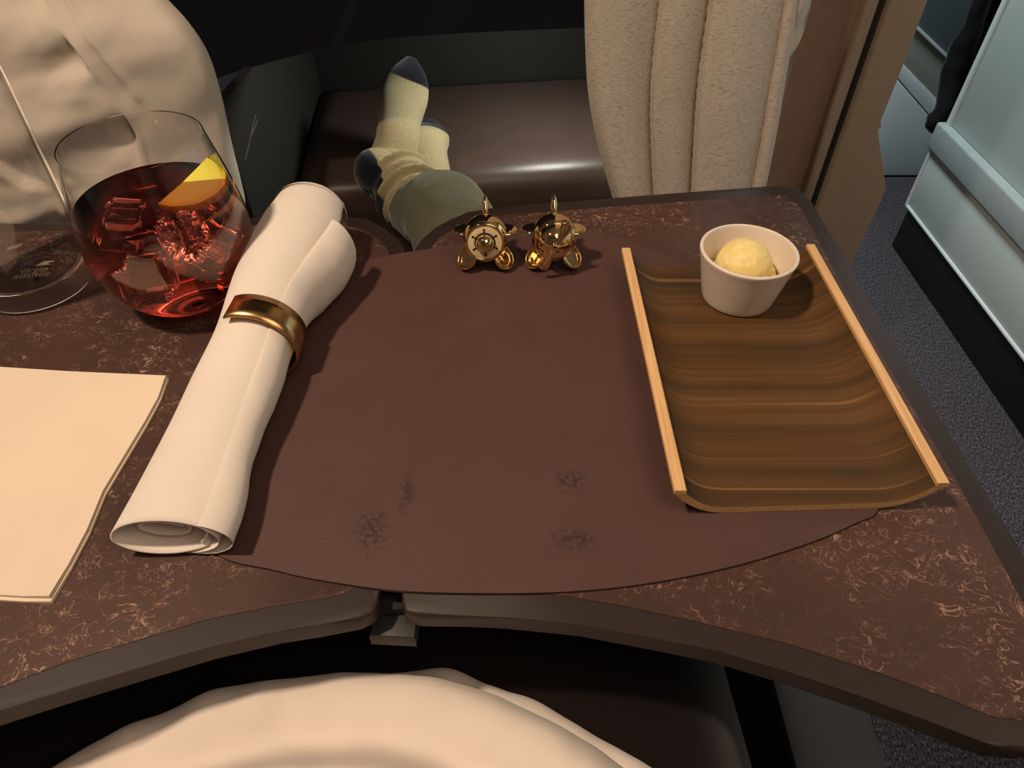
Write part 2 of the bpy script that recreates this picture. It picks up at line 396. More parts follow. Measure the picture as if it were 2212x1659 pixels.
# ------------------------------------------------------------------ suite pillar to the aisle
PY = 1.0
pl = empty('suite_partition', (.45, PY, 0), 'taupe suite partition with a stepped outer edge beside the hanging blanket', 'partition')
outer = [py(*p, PY) for p in ((2030, -60), (2004, 0), (1940, 168), (1902, 262), (1897, 285), (1899, 305), (1909, 372), (1912, 395), (1911, 418), (1885, 470), (1842, 565))]
ox = [(p.x, p.z) for p in crom(outer, 3)]
gx = py(1905, 60, PY).x
pts = [(gx, 1.6)] + [(ox[0][0], 1.6)] + ox + [(ox[-1][0], 0.0), (gx, 0.0)]
bm_obj('outer_frame', xz_prism(pts[::-1], PY, PY + .05, .004), TAUPE, pl)
bx = py(1860, 60, PY).x
bm_obj('groove', xz_prism([(gx - .012, 0), (gx + .001, 0), (gx + .001, 1.6), (gx - .012, 1.6)], PY + .014, PY + .05), CHAR, pl)
bm_obj('inner_strip', xz_prism([(bx, 0), (gx - .012, 0), (gx - .012, 1.6), (bx, 1.6)], PY + .006, PY + .05, .003), TAUPE, pl)
bm_obj('inner_panel', xz_prism([(.40, 0), (bx, 0), (bx, 1.6), (.40, 1.6)], PY + .022, PY + .05), TAUPE_IN, pl)

# ------------------------------------------------------------------ hanging wool blanket
BY = 0.915
le = crom([py(u, v, BY) for u, v in ((1264, -130), (1265, 0), (1267, 90), (1272, 180), (1284, 260), (1303, 340), (1326, 420), (1350, 500), (1372, 580))], 8)
re_ = crom([py(u, v, BY) for u, v in ((1750, -130), (1733, 0), (1723, 70), (1713, 130), (1702, 190), (1685, 290), (1663, 395), (1640, 500), (1622, 580))], 8)
ZT0, ZB0 = le[0].z, le[-1].z
def up_rows(e): return [Vector((e[0].x, 0, 1.612)), Vector((e[0].x, 0, 1.612)), Vector((e[0].x, 0, 1.60))] + [Vector((e[0].x, 0, 1.6 + (e[0].z - 1.6) * q / 14)) for q in range(1, 14)] + e
le, re_ = up_rows(le), up_rows(re_)
def blanket(u, v):
    k = v * (len(le) - 1); i = min(int(k), len(le) - 2); f = k - i
    a = le[i].lerp(le[i + 1], f); b = re_[i].lerp(re_[i + 1], f)
    p = a.lerp(b, u); v = min(1, max(0, (ZT0 - p.z) / (ZT0 - ZB0)))
    # pleats: each fold stands forward on its own edge and slopes back towards the next one
    cs = [0.0, .365 - .145 * v, .590 - .13 * v, .93 - .06 * v, 1.02]; hs = [.024, .026, .030, .016]
    d = 0
    for k_ in range(4):
        t_ = (u - cs[k_]) / (cs[k_ + 1] - cs[k_])
        on = 1.0 if k_ == 0 else sstep(-.004, .006, u - cs[k_])
        of = 1.0 if k_ == 3 else 1 - sstep(-.004, .006, u - cs[k_ + 1])
        tt2 = min(1, max(0, t_)); d += on * of * hs[k_] * (1 - tt2 ** 2.2 + .25 * math.sin(math.pi * tt2)) * (.8 + .3 * v)
    d += .004 * fbm(u * 2.5, v * 1.2, 1.0, 2)
    d -= .03 * max(0, (u - .9) / .1) ** 2 + .012 * max(0, (.06 - u) / .06) ** 2
    return Vector((p.x, max(1.0, BY - d) if k < .5 else BY - d * (.3 if p.z > 1.58 else 1), p.z))
v_, f_ = grid_vf(220, len(le) - 1, blanket)
er = crom([py(u, v, BY + .02) for u, v in ((1775, -130), (1757, 0), (1750, 45), (1744, 70), (1728, 100), (1706, 132))], 6)
def ear(u, v):
    k = v * (len(er) - 1); i = min(int(k), len(er) - 2); p = er[i].lerp(er[i + 1], k - i)
    return Vector((.335 + (p.x - .335) * u, BY + .018 - .012 * math.sin(u * 5) - .004 * math.sin(v * 9), p.z))
v2_, f2_ = grid_vf(24, 20, ear); f_ = f_ + [tuple(i + len(v_) for i in q) for q in f2_]; v_ = v_ + v2_
bo = shell_obj('hanging_blanket', v_, f_, HEATH, 0.006, offset=0)
tag(bo, 'oatmeal heather wool blanket hanging in soft vertical folds beside the footwell', 'blanket')

# ------------------------------------------------------------------ pillow on the bench
PYY = 0.77
rte = crom([py(u, v, PYY) for u, v in ((215, -170), (285, -80), (350, 0), (405, 62), (447, 130), (475, 220), (497, 320), (517, 400), (526, 445), (520, 478), (500, 496))], 8)
zb = rte[-1].z
seam = [(120, -60), (165, 0), (215, 60), (270, 135), (312, 205), (335, 260), (352, 330), (375, 420), (395, 500)]
def seam_x(v):
    for (a, b), (c, d) in zip(seam, seam[1:]):
        if b <= v <= d: return a + (c - a) * (v - b) / (d - b)
    return seam[0][0] if v < seam[0][1] else seam[-1][0]
def proj(p):
    d = p - Vector((0, 0, CAMZ)); f = S2 * (d.y - d.z); up = S2 * (d.y + d.z)
    return IW / 2 + FPX * d.x / f, IH / 2 - FPX * up / f
XL = -0.90
def pillow_front(u, v):
    k = (1 - v) * (len(rte) - 1); i = min(int(k), len(rte) - 2); f = k - i
    r = rte[i].lerp(rte[i + 1], f)
    uu = u ** 0.8
    x = XL + (r.x - XL) * uu; z = r.z
    pu, pv = proj(Vector((x, PYY, z)))
    s = pu - seam_x(pv)                         # + = flange side
    puff = (1 - (1 - min(1, (1 - uu) * 3.2)) ** 2) ** .5 * .045 * (1 - (2 * abs(v - .5)) ** 4 * .8)
    puff += .03 * math.sin(math.pi * uu) * math.sin(math.pi * min(1, max(0, v)))
    h = puff
    # body side bulges out, gathers at the seam
    body = sstep(6, -14, s)
    h += body * .012 * (1 - math.exp(-max(0, -s) / 90.))
    g = max(0, -s) / 130.
    q = (pv * .92 + pu * .30) / 30. + 1.2 * fbm(pu / 150., pv / 150., 3.0)
    h += body * .015 * math.exp(-g * .8) * math.sin(q) * (0.6 + .5 * fbm(pu / 140., pv / 100., 9., 2))
    h += body * .003 * fbm(pu / 110., pv / 60., 5.0, 2) * math.exp(-g * .5)
    h += .010 * fbm(pu / 260., pv / 170., 2.0, 2)
    # long lazy folds on the flange
    fl_ = 1 - body
    ww = (pu - 0.52 * pv)
    h += fl_ * .0045 * math.sin((ww - 120) / 38. + .6 * fbm(pu / 120., pv / 120., 4.))
    for off in (0, 34):                          # stitched band along the seam
        h += .0035 * math.exp(-((s - 4 - off) / 5.) ** 2) * (1 if off == 0 else 1 - sstep(165, 192, pv))
    # fold of nearer cloth low on the left
    lx = [(-60, 60), (0, 178), (70, 258), (135, 312), (215, 332), (420, 350)]
    ly = None
    for (a, b), (c, d) in zip(lx, lx[1:]):
        if a <= pu <= c: ly = b + (d - b) * (pu - a) / (c - a)
    if ly is not None and pu < 330: h += .014 * sstep(-4, 8, pv - ly) * (1 - sstep(140, 230, pu)) 
    # horizontal creases near the bottom
    h += .004 * math.sin(pv / 15. + pu / 90. + fbm(pu / 90., pv / 90.)) * sstep(330, 400, pv) * (1 - sstep(420, 500, pu))
    return Vector((x, PYY - h, z))
nu, nv = 170, 130
v1, f1 = grid_vf(nu, nv, pillow_front)
def pillow_back(u, v):
    p = pillow_front(u, v); t = math.sin(math.pi * min(1, u ** .8 * .999)) ** .5 * (1 - (2 * abs(v - .5)) ** 4)
    return Vector((p.x, min(SY - .012, PYY + .004 + .09 * t), p.z))
v2, f2 = grid_vf(nu, nv, pillow_back)
off = len(v1); vs = v1 + v2; fs = f1 + [tuple(i + off for i in q[::-1]) for q in f2]
W = nu + 1
for i in range(nu):
    fs.append((i, i + off, i + 1 + off, i + 1)); t = nv * W; fs.append((t + i + 1, t + i + 1 + off, t + i + off, t + i))
for j in range(nv):
    fs.append(((j + 1) * W, (j + 1) * W + off, j * W + off, j * W)); e = nu; fs.append((j * W + e, j * W + e + off, (j + 1) * W + e + off, (j + 1) * W + e))
tag(mesh_obj('pillow', vs, fs, LINEN, auto=180), 'large white creased pillow standing behind the drinking glasses', 'pillow')

# ------------------------------------------------------------------ pale unit across the aisle
CX, CY1 = 0.965, 1.50
ac = empty('aisle_unit', (CX + .25, .6, 0), 'pale grey suite wall across the aisle with a rounded rail and black plinth', 'cabinet')
z1 = py(1950, 447, CY1).z; z2 = py(2013, 322, CY1).z; z3 = py(2030, 268, CY1).z
box_obj('plinth', (CX, CX + .5, -.6, CY1, 0, z1), PLINTH, ac, bev=.004)
box_obj('lower_panel', (CX - .004, CX + .5, -.6, CY1 + .004, z1, z2), PALE_DIM, ac, bev=.004)
box_obj('upper_panel', (CX + .006, CX + .5, -.6, CY1 - .006, z3, 1.25), PALE_DIM, ac, bev=.004)
def edge_rod(name, a, b, r, m, par): 
    v, f = tube_vf([Vector(a), (Vector(a) + Vector(b)) / 2, Vector(b)], [(r, r)] * 3, up=(1, 0, .1), seg=12, sub=2); return mesh_obj(name, v, f, m, par)
bm = box(bmesh.new(), CX - .014, CX + .5, -.6, CY1 + .014, z2, z3, bev=.005, seg=3); bm_obj('rail', bm, RAILM, ac)
edge_rod('bottom_trim', (CX - .003, -.6, z1 + .003), (CX - .003, CY1 + .003, z1 + .003), .005, ALU, ac)
edge_rod('corner_trim', (CX - .003, CY1 + .003, z1 + .003), (CX - .003, CY1 + .003, z2), .006, ALU, ac)
edge_rod('corner_trim', (CX + .005, CY1 - .005, z3), (CX + .005, CY1 - .005, 1.25), .008, ALU, ac)

# far unit seen through the gap
FY = 1.86
fu = empty('galley_unit', (1.3, FY, 0), 'pale blue-grey unit with slanted seams seen through the aisle gap', 'cabinet')
def far_pt(u, v, y=FY): p = py(u, v, y); return (p.x, p.z)
s1 = [far_pt(1900, 127), far_pt(2060, 312)]; s2 = [far_pt(1910, 97), far_pt(2062, 254)]; s3 = [far_pt(1930, 17), far_pt(2100, 180)]
def ext(s, x):
    (x0, z0), (x1, z1_) = s; return (x, z0 + (z1_ - z0) * (x - x0) / (x1 - x0))
XA, XB = 1.0, 1.75
zz = far_pt(1935, 393)[1]; zf = 0.0
def slab(name, pts, y, m): return bm_obj(name, xz_prism(pts, y, FY + .06, .0015), m, fu)
(sx0, sz0), (sx1, sz1) = s1
XI = sx0 + (zz + .002 - sz0) * (sx1 - sx0) / (sz1 - sz0)
slab('lower_panel', [(XA, zz), (XI, zz), ext(s1, XI), ext(s1, XA)], FY, PALE)
def band(name, sa, sb, y, m, lo=0.0):
    slab(name, [ext(sa, XA), ext(sa, XI), ext(sb, XI), ext(sb, XA)], y, m)
band('seam', s1, [(a, b + .003) for a, b in s1], FY + .004, CHAR)
band('slanted_band', [(a, b + .003) for a, b in s1], s2, FY, PALE)
band('middle_panel', s2, s3, FY + .003, GREYG)
band('bright_trim', s3, [(a, b + .009) for a, b in s3], FY - .004, ALU)
slab('upper_panel', [ext([(a, b + .009) for a, b in s3], XA), ext([(a, b + .009) for a, b in s3], XI), (XI, 1.4), (XA, 1.4)], FY + .003, SLATE)
slab('kickboard', [(XA, 0), (XB, 0), (XB, zz), (XA, zz)], FY - .012, ALU)
box_obj('unit_body', (XA, XB, FY + .0605, FY + .4, 0, 1.4), SLATE, fu)

# black cloth hanging at the unit's far end
DY = CY1 + .05
dl = crom([py(u, v, DY) for u, v in ((2170, -190), (2135, -100), (2094, 0), (2082, 40), (2060, 90), (2047, 130), (2036, 170), (2027, 215), (2013, 240), (2000, 254), (1999, 268), (2007, 279))], 8)
def drape(u, v):
    k = v * (len(dl) - 1); i = min(int(k), len(dl) - 2); p = dl[i].lerp(dl[i + 1], k - i)
    w_ = 1.075 - p.x; x = p.x + w_ * u * (1 - .5 * sstep(.9, 1, v)) + .0008 * math.sin(v * 47) * (1 - u)
    return Vector((x, DY - .012 * math.sin(u * 9 + fbm(v * 3, 1) * 2) - .012 * math.sin(math.pi * min(1, u * 3)), p.z))
v_, f_ = grid_vf(40, 90, drape)
tag(shell_obj('black_drape', v_, f_, BLKCL, .008, offset=0), 'black fabric drape hanging at the far corner of the pale aisle wall', 'drape')

# ------------------------------------------------------------------ the passenger's seat and armrest
st = empty('passenger_seat', (0, -.3, 0), 'dark brown leather seat under the duvet', 'seat')
box_obj('seat_cushion', (-.27, .215, -.62, .10, .28, .415), SEAT, st, bev=.03, seg=4)
box_obj('seat_base', (-.25, .20, -.60, .08, 0, .28), CHAR, st)
box_obj('side_panel', (.222, .30, -.62, .42, 0, .40), plain('dark_taupe', srgb(44, 35, 30), 0.6), st, bev=.01)
box_obj('backrest', (-.27, .215, -.85, -.63, .30, 1.15), SEAT, st, bev=.04, seg=4)
ar = empty('side_console', (-.6, .1, 0), 'dark console carrying the table slide at the seat side', 'console')
box_obj('console_body', (-1.19, -.42, -.8, .45, 0, .62), CHAR, ar, bev=.01)
box_obj('console_top', (-1.19, -.41, -.8, .455, .62, .64), SEAT, ar, bev=.006)
# ------------------------------------------------------------------ tray table
tt = empty('tray_table', (-.1, .3, TOP), 'brown marbled folding tray table with a dark rim and central split', 'table')
L = lambda lst, z=TOP: [(p.x, p.y) for p in (pz(u, v, z) for u, v in lst)]
left_out = L([(820, 1275), (818, 1300), (806, 1322), (776, 1337), (687, 1350), (597, 1364), (447, 1399), (298, 1443), (149, 1488), (0, 1535)]) + [(-.30, .075), (-.40, .035), (-.50, .01), (-.60, .0), (-.60, .485)] + \
    L([(187, 486), (543, 470), (700, 464), (749, 465), (794, 471), (832, 490), (859, 513), (873, 534), (880, 555), (877, 600)])
left_in = L([(775, 1240), (770, 1265), (752, 1280), (711, 1292), (597, 1309), (447, 1339), (298, 1384), (149, 1429), (0, 1486)]) + [(-.30, .095), (-.40, .055), (-.50, .03), (-.585, .02), (-.585, .47)] + \
    L([(187, 503), (547, 487), (720, 485), (756, 490), (787, 497), (821, 520), (838, 541), (845, 565), (843, 610)])
right_out = L([(868, 1255), (867, 1300), (874, 1322), (905, 1331), (1100, 1333), (1251, 1348), (1402, 1376), (1552, 1406), (1703, 1451), (1854, 1502), (2005, 1557), (2100, 1594), (2156, 1612), (2212, 1622)]) + [(.222, .094), (.238, .100), (.248, .115), (.2515, .135)] + \
    L([(2212, 1206), (2099, 1013), (2019, 883), (1860, 620), (1800, 515), (1778, 480), (1755, 440), (1741, 418), (1723, 405), (1694, 401), (1654, 403), (1451, 418), (1220, 436), (1100, 445), (1045, 450), (1011, 458), (973, 471), (938, 490), (908, 516), (896, 540), (890, 570), (889, 640)])
right_in = L([(920, 1240), (925, 1266), (960, 1274), (1100, 1277), (1221, 1288), (1351, 1310), (1502, 1343), (1703, 1391), (1904, 1456), (2055, 1512), (2120, 1540), (2156, 1552), (2212, 1557)]) + [(.222, .113), (.229, .118), (.2325, .130)] + \
    L([(2210, 1304), (2138, 1172), (2059, 1028), (1993, 920), (1830, 640), (1751, 488), (1729, 451), (1717, 437), (1703, 427), (1689, 422), (1654, 424), (1422, 440), (1237, 454), (1060, 467), (1020, 476), (980, 494), (950, 513), (930, 536), (923, 560), (922, 640)])
def leaf(out, inn):
    lf = bm_obj('leaf', prism(bmesh.new(), out, TOP - .012, TOP, .0025, 3, both=True), RIM, tt, auto=50)
    la = bm_obj('laminate', prism(bmesh.new(), inn, TOP - .002, TOP + .0004, .0003, 1), LAM, lf, auto=50)
    return lf
L1 = leaf(left_out, left_in); L2 = leaf(right_out, right_in)
g0 = pz(843, 1320, TOP); g1 = pz(885, 600, TOP)
mid = (g0 + g1) / 2
ang = math.atan2(g1.y - g0.y, g1.x - g0.x)
def oriented_box(name, a, b, wd, z0, z1, m, par, bev=.002):
    d = (b - a); n = Vector((-d.y, d.x, 0)).normalized() * wd / 2
    pts = [(a - n), (b - n), (b + n), (a + n)]
    return bm_obj(name, prism(bmesh.new(), [(p.x, p.y) for p in pts], z0, z1, bev), m, par)
oriented_box('hinge_bar', g0 + Vector((0, .0065, 0)), g1, .016, TOP - .024, TOP - .0115, BLACK, tt)
oriented_box('hinge', g0 + Vector((-.001, -.004, 0)), g0 + Vector((0, .014, 0)), .022, TOP - .027, TOP - .0175, CHAR, tt)
box_obj('slide_arm', (-.58, -.12, .26, .34, TOP - .050, TOP - .0245), CHAR, tt)
box_obj('slide_post', (-.60, -.50, .22, .38, .6405, TOP - .020), CHAR, tt)
ZT = TOP + .0004
# ------------------------------------------------------------------ placemat
mo = L([(480, 1206), (585, 1233), (700, 1258), (880, 1281), (1130, 1285), (1300, 1276), (1450, 1255), (1600, 1222), (1750, 1175), (1850, 1132), (1895, 1105)], ZT)
mo += [(.205, .235), (.213, .275), (.213, .32), (.204, .36), (.18, .395)]
mo += L([(1480, 575), (1400, 540), (1330, 515), (1260, 505), (1180, 507), (1000, 530), (925, 542), (860, 552), (799, 566), (740, 584)], ZT) + [(-.152, .375), (-.172, .33), (-.182, .28), (-.180, .235), (-.166, .200)]
mo = [(p.x, p.y) for p in crom([(a, b, 0) for a, b in mo], 5, True)]
tag(bm_obj('placemat', prism(bmesh.new(), mo, ZT, ZT + .0018, .0005, 2), MAT, auto=50), 'oval dark brown leather placemat with a few worn spots lying on the tray table', 'placemat')
ZM = ZT + .0018
# ------------------------------------------------------------------ paper napkin
pn = L([(-40, 790), (0, 793), (150, 803), (250, 808), (363, 812), (345, 860), (315, 915), (270, 990), (225, 1065), (190, 1150), (150, 1225), (108, 1297), (50, 1296), (0, 1293), (-40, 1291)], ZT + .003)
pn[0] = (-.33, .312); pn.insert(1, pn[1]); pn = [pn[0]] + pn[2:]; pn[-1] = (-.33, .168)
pe = empty('paper_napkin', (-.25, .24, ZT), 'folded cream paper napkin lying flat on the left of the table', 'paper napkin')
bm_obj('lower_layer', prism(bmesh.new(), pn, ZT, ZT + .0016, .0004, 1), PAPER, pe)
c = Vector((-.33, .24))
pn2 = [tuple(Vector(p) + (c - Vector(p)).normalized() * (.0011 if p[0] > -.32 else 0) + Vector((0, .001))) for p in pn]
bm_obj('upper_layer', prism(bmesh.new(), pn2, ZT + .0019, ZT + .0034, .0005, 1), PAPER, pe)

# ------------------------------------------------------------------ rolled napkin
RC = .0285
A = pz(350, 1168, ZM + .014); B = pz(672, 458, ZM + .026); A.z = B.z = ZM
ax = (B - A).normalized(); sx = Vector((ax.y, -ax.x, 0)).normalized(); uz = Vector((0, 0, 1))
LEN = (B - A).length
rn = empty('rolled_napkin', ((A + B) / 2).to_tuple()[:2] + (ZM,), 'rolled white cloth napkin held by a copper band', 'napkin')
def hw(s): return .0262 - .0017 * sstep(0, .3, s) + .0056 * sstep(.45, .85, s) - .0012 * math.exp(-((s - .5) / .1) ** 2) - .003 * sstep(.9, 1.0, s)
def hh(s): return .0128 + .0122 * sstep(.05, .8, s) - .0012 * math.exp(-((s - .5) / .1) ** 2)
def roll_pt(s, th, r):
    k = r / RC
    wob = 1 + .010 * fbm(s * 5, math.cos(th) * 1.5, math.sin(th) * 1.5, 2)
    z = hh(s) * (1 + k * math.sin(th) * wob)
    return A + ax * (LEN * s) + sx * (hw(s) * k * math.cos(th) * wob) + uz * max(.0007, z + .0006)
TURNS = 2.2
def sheet(u, v):          # u along the roll, v from the inner end to the outer edge
    th0 = math.radians(18)
    th = th0 + (1 - v) * 2 * math.pi * TURNS
    r = RC * (1 - .72 * (1 - v) ** 1.05)
    if v > .62: r = RC * (1 - .72 * (.38) ** 1.05 * ((1 - v) / .38) ** .5 * .35)
    s = u
    # far end closes to a round tip, near end opens
    s = s + .012 * math.sin(th * 1.0 + .8) * (1 - u) * (v > .5) - .05 * (1 - v) * (u > .9) * (u - .9) * 10 + .035 * (1 - v) * max(0, .1 - u) * 10
    return roll_pt(s, th, r)
v_, f_ = grid_vf(60, 190, sheet)
o = shell_obj('cloth_roll', v_, f_, NAPK, .0012, rn, offset=0)
# closing tuck at the far end: a rounded tip
def tip(u, v):
    ph = u * 2 * math.pi; k = v * math.pi / 2
    r = RC * 1.0 * math.cos(k)
    p = roll_pt(.992, ph, r); return p + ax * (.014 * math.sin(k))
v_, f_ = grid_vf(40, 8, tip); mesh_obj('end_tuck', v_, f_, NAPK, rn, auto=180, fix=True)
def flap(u, v):           # folded side layer that springs away at the far end
    s = .008 + .862 * u
    fl = sstep(.60, 1.0, u) ** 1.2
    fn = sstep(.22, 0.0, u)
    hi = math.radians(50 - 10 * fl); lo = math.radians(-100)
    thick = .0020 + .0066 * fl + .0045 * fn
    k = v * 2 * math.pi                    # closed flat loop around the side
    tt_ = (1 - math.cos(k)) / 2            # 0..1..0 from lo to hi
    side_ = math.sin(k)
    th = lo + (hi - lo) * tt_
    r = RC * 1.02 + thick * .5 + .5 * thick * side_ * (1 + .3 * tt_) + .0035 * fl * max(0, math.cos(th - .2)) + .0015 * fbm(u * 6, v * 3)
    p = roll_pt(s, th, r)
    p = p + ax * (-.020 * fl * (1 - tt_) - .006 * fl)
    p.z = max(p.z, ZM + .0006); return p
v_, f_ = grid_vf(70, 40, flap)
mesh_obj('side_flap', v_, f_, NAPK, rn, auto=180)
# copper band
sr = .505
def ring_pt(u, v, rr):
    th = math.radians(112) + (math.radians(-92) - math.radians(112)) * u
    c0 = A + ax * (LEN * sr)
    q = c0 + sx * ((hw(sr) + .0052 * (1 if math.cos(th) > 0 else .3) + rr) * math.cos(th)) + uz * (hh(sr) + .0006 + (hh(sr) + .0030 + rr) * math.sin(th)) + ax * ((v - .5) * .0205)
    q += ax * (.003 * math.sin(th))
    q.z = max(q.z, ZM + .0006); return q
v_, f_ = grid_vf(60, 3, lambda u, v: ring_pt(u, v, 0))
tag(shell_obj('napkin_ring', v_, f_, COPPER, .0011, offset=1, auto=40), 'open copper band clipped around the rolled white napkin', 'napkin ring')

# ------------------------------------------------------------------ glasses
def glass_mesh(name, outer, inner, loc, par):
    prof = outer + inner[::-1]
    vs, fs = lathe_vf(prof, 96, False)
    return mesh_obj(name, [v + Vector(loc) for v in vs], fs, GLASS, par, auto=60)
gc = pz(416, 632, ZT)
gl = empty('stemless_glass', gc, 'stemless wine glass holding an iced red drink', 'glass')
out = smooth_prof([(.003, 0), (.024, 0.0), (.031, .003), (.042, .014), (.0495, .030), (.0520, .046), (.0505, .064), (.0470, .084), (.0425, .104), (.0408, .112)], 5)
inn = smooth_prof([(.003, .0042), (.022, .0045), (.030, .007), (.0408, .017), (.0482, .031), (.0507, .046), (.0493, .064), (.0462, .084), (.0419, .104), (.0403, .1117)], 5)
glass_mesh('bowl', out, inn, gc, gl)
LQ = m_glass('red_aperitif', (1, .55, .42, 1)); LQ.node_tree.nodes['Principled BSDF'].inputs['IOR'].default_value = 1.2
va = LQ.node_tree.nodes.new('ShaderNodeVolumeAbsorption'); va.inputs['Color'].default_value = (.95, .17, .10, 1); va.inputs['Density'].default_value = 15
LQ.node_tree.links.new(va.outputs[0], LQ.node_tree.nodes['Material Output'].inputs['Volume'])
LV = .074
li = [(max(.001, r + .0002), z) for r, z in inn if z < LV] + [(.0474, LV), (.001, LV)]
lq = lathe('red_drink', li, gc, LQ, seg=96, auto=60)
tag(lq, 'translucent red drink filling the stemless glass', 'drink')
# ice cubes
ICE = m_glass('ice', (1, 1, 1, 1)); ICE.node_tree.nodes['Principled BSDF'].inputs['IOR'].default_value = 1.22
for (dx, dy, dz, s, r, lab) in ((-.020, -.006, .060, .024, (.4, .3, .2), 'ice cube breaking the surface of the red drink'), (-.012, -.016, .030, .026, (.9, .2, .7), 'pale ice cube sunk low in the red drink'), (.014, .012, .036, .026, (.3, .8, .1), 'ice cube sunk deep below the lemon wedge'), (.016, -.012, .052, .022, (.6, .5, 1.0), 'ice cube just below the drink surface beside the lemon wedge')):
    bm = bmesh.new(); bmesh.ops.create_cube(bm, size=s); bmesh.ops.bevel(bm, geom=list(bm.edges), offset=s * .16, segments=3, affect='EDGES')
    from mathutils import Euler
    R = Euler(r).to_matrix().to_4x4(); R.translation = gc + Vector((dx, dy, dz))
    bmesh.ops.transform(bm, matrix=R, verts=bm.verts)
    tag(bm_obj('ice_cube', bm, ICE, auto=60), lab, 'ice cube', 'ice cubes in the red drink')
# lemon wedge
PEEL = plain('lemon_peel', srgb(226, 190, 40), 0.45); FLESH = plain('lemon_flesh', srgb(226, 214, 70), 0.4)
lw = empty('lemon_wedge', gc + Vector((.022, .012, .06)), 'yellow lemon wedge floating at the rim side of the red drink', 'lemon wedge')
def wedge(r, a0, a1, t):
    pts = [(0, 0)] + [(r * math.cos(a0 + (a1 - a0) * k / 16), r * math.sin(a0 + (a1 - a0) * k / 16)) for k in range(17)]
    return prism(bmesh.new(), pts, -t / 2, t / 2, .001, 2, both=True)
from mathutils import Euler
Mw = Matrix.Translation(gc + Vector((.012, .024, .069))) @ Euler((.30, .15, -.25)).to_matrix().to_4x4()
bm = wedge(.0235, math.radians(-100), math.radians(80), .012); bmesh.ops.transform(bm, matrix=Mw, verts=bm.verts); bm_obj('flesh', bm, FLESH, lw)
bm = bmesh.new()
rp = [(.0262 * math.cos(math.radians(-100 + 180 * k / 18)), .0262 * math.sin(math.radians(-100 + 180 * k / 18))) for k in range(19)]
rp += [(.0236 * math.cos(math.radians(80 - 180 * k / 18)), .0236 * math.sin(math.radians(80 - 180 * k / 18))) for k in range(19)]
prism(bm, rp, -.0062, .0062, .0006, 1, both=True); bmesh.ops.transform(bm, matrix=Mw, verts=bm.verts); bm_obj('peel', bm, PEEL, lw)
# highball
hc = pz(86, 612, ZT)
hb = empty('highball_glass', hc, 'tall empty clear tumbler with a thick base and etched logo', 'glass')
out = smooth_prof([(.003, .0), (.031, .0), (.0355, .002), (.0375, .006), (.0382, .014), (.0392, .05), (.0405, .10), (.0418, .158)], 5)
inn = smooth_prof([(.003, .0105), (.022, .0105), (.031, .0125), (.0352, .018), (.0366, .028), (.0378, .05), (.0392, .10), (.0408, .1577)], 5)
glass_mesh('tumbler_body', out, inn, hc, hb)
ETCH = plain('etched_white', srgb(132, 118, 100), 0.8)
def text_mesh(name, body, size, loc, rz, par, mat):
    cu = bpy.data.curves.new(name, 'FONT'); cu.body = body; cu.size = size; cu.align_x = 'CENTER'; cu.extrude = .00008
    to = bpy.data.objects.new('tmp', cu); COL.objects.link(to)
    dg = bpy.context.evaluated_depsgraph_get(); me = bpy.data.meshes.new_from_object(to.evaluated_get(dg))
    bpy.data.objects.remove(to); bpy.data.curves.remove(cu)
    me.transform(Matrix.Translation(loc) @ Matrix.Rotation(rz, 4, 'Z')); me.name = name
    return link(name, me, mat, par, smooth=False)
lz = .01075
lo = hc + Vector((.002, -.002, lz))
text_mesh('logo_lettering', 'virgin', .0085, lo + Vector((-.0004, .0002, 0)), math.radians(10), hb, ETCH)
text_mesh('logo_lettering', 'atlantic', .0085, lo + Vector((.0008, -.0056, 0)), math.radians(10), hb, ETCH)
tail = [(-.003, .0072), (.001, .0132), (.0075, .0138), (.0085, .0125), (.004, .0118), (.0075, .0095), (.001, .0078)]
bm = prism(bmesh.new(), [(lo.x + a, lo.y + b) for a, b in tail], lo.z, lo.z + .0001); bm_obj('logo_mark', bm, ETCH, hb)

# ------------------------------------------------------------------ wooden serving tray
x0, x1, y0, y1 = .0775, .2165, .2035, .4120
bend = .030; rimh = .0165; th = .0045
def tray_curve(n=14):
    pts = []
    for k in range(n + 1):
        t = k / n; pts.append((x0 + th * .5 + bend * t, rimh * (1 - t) ** 2.4))
    mid_x = [pts[-1][0] + (x0 + x1 - 2 * pts[-1][0]) * q / 10 for q in range(1, 10)]
    return pts + [(q, 0) for q in mid_x] + [(x0 + x1 - p[0], p[1]) for p in pts[::-1]]
tc = tray_curve()
tr = empty('serving_tray', ((x0 + x1) / 2, (y0 + y1) / 2, ZM), 'dark wood serving tray with upturned pale edges holding the ramekin', 'tray')
vs, fs, mi = [], [], []
NY = 4; rows = []
ctl = [(Vector((p[0], 0, p[1]))) for p in tc]
nrm = []
for i in range(len(ctl)):
    d = (ctl[min(i + 1, len(ctl) - 1)] - ctl[max(i - 1, 0)]).normalized(); nrm.append(Vector((-d.z, 0, d.x)))
skew = .035
for (side_, offs) in (('bot', 0.0), ('top', th)):
    for j in range(NY + 1):
        yy = y0 + (y1 - y0) * j / NY
        for c_, n_ in zip(ctl, nrm):
            p = c_ + n_ * offs
            vs.append(Vector((p.x - .012 * (yy - .3), yy + skew * (p.x - x0), ZM + .0003 + p.z)))
NX = len(ctl); blk = NX * (NY + 1)
for j in range(NY):
    for i in range(NX - 1):
        q = (j * NX + i, j * NX + i + 1, (j + 1) * NX + i + 1, (j + 1) * NX + i)
        fs.append(q[::-1]); mi.append(1); fs.append(tuple(k + blk for k in q)); mi.append(0)
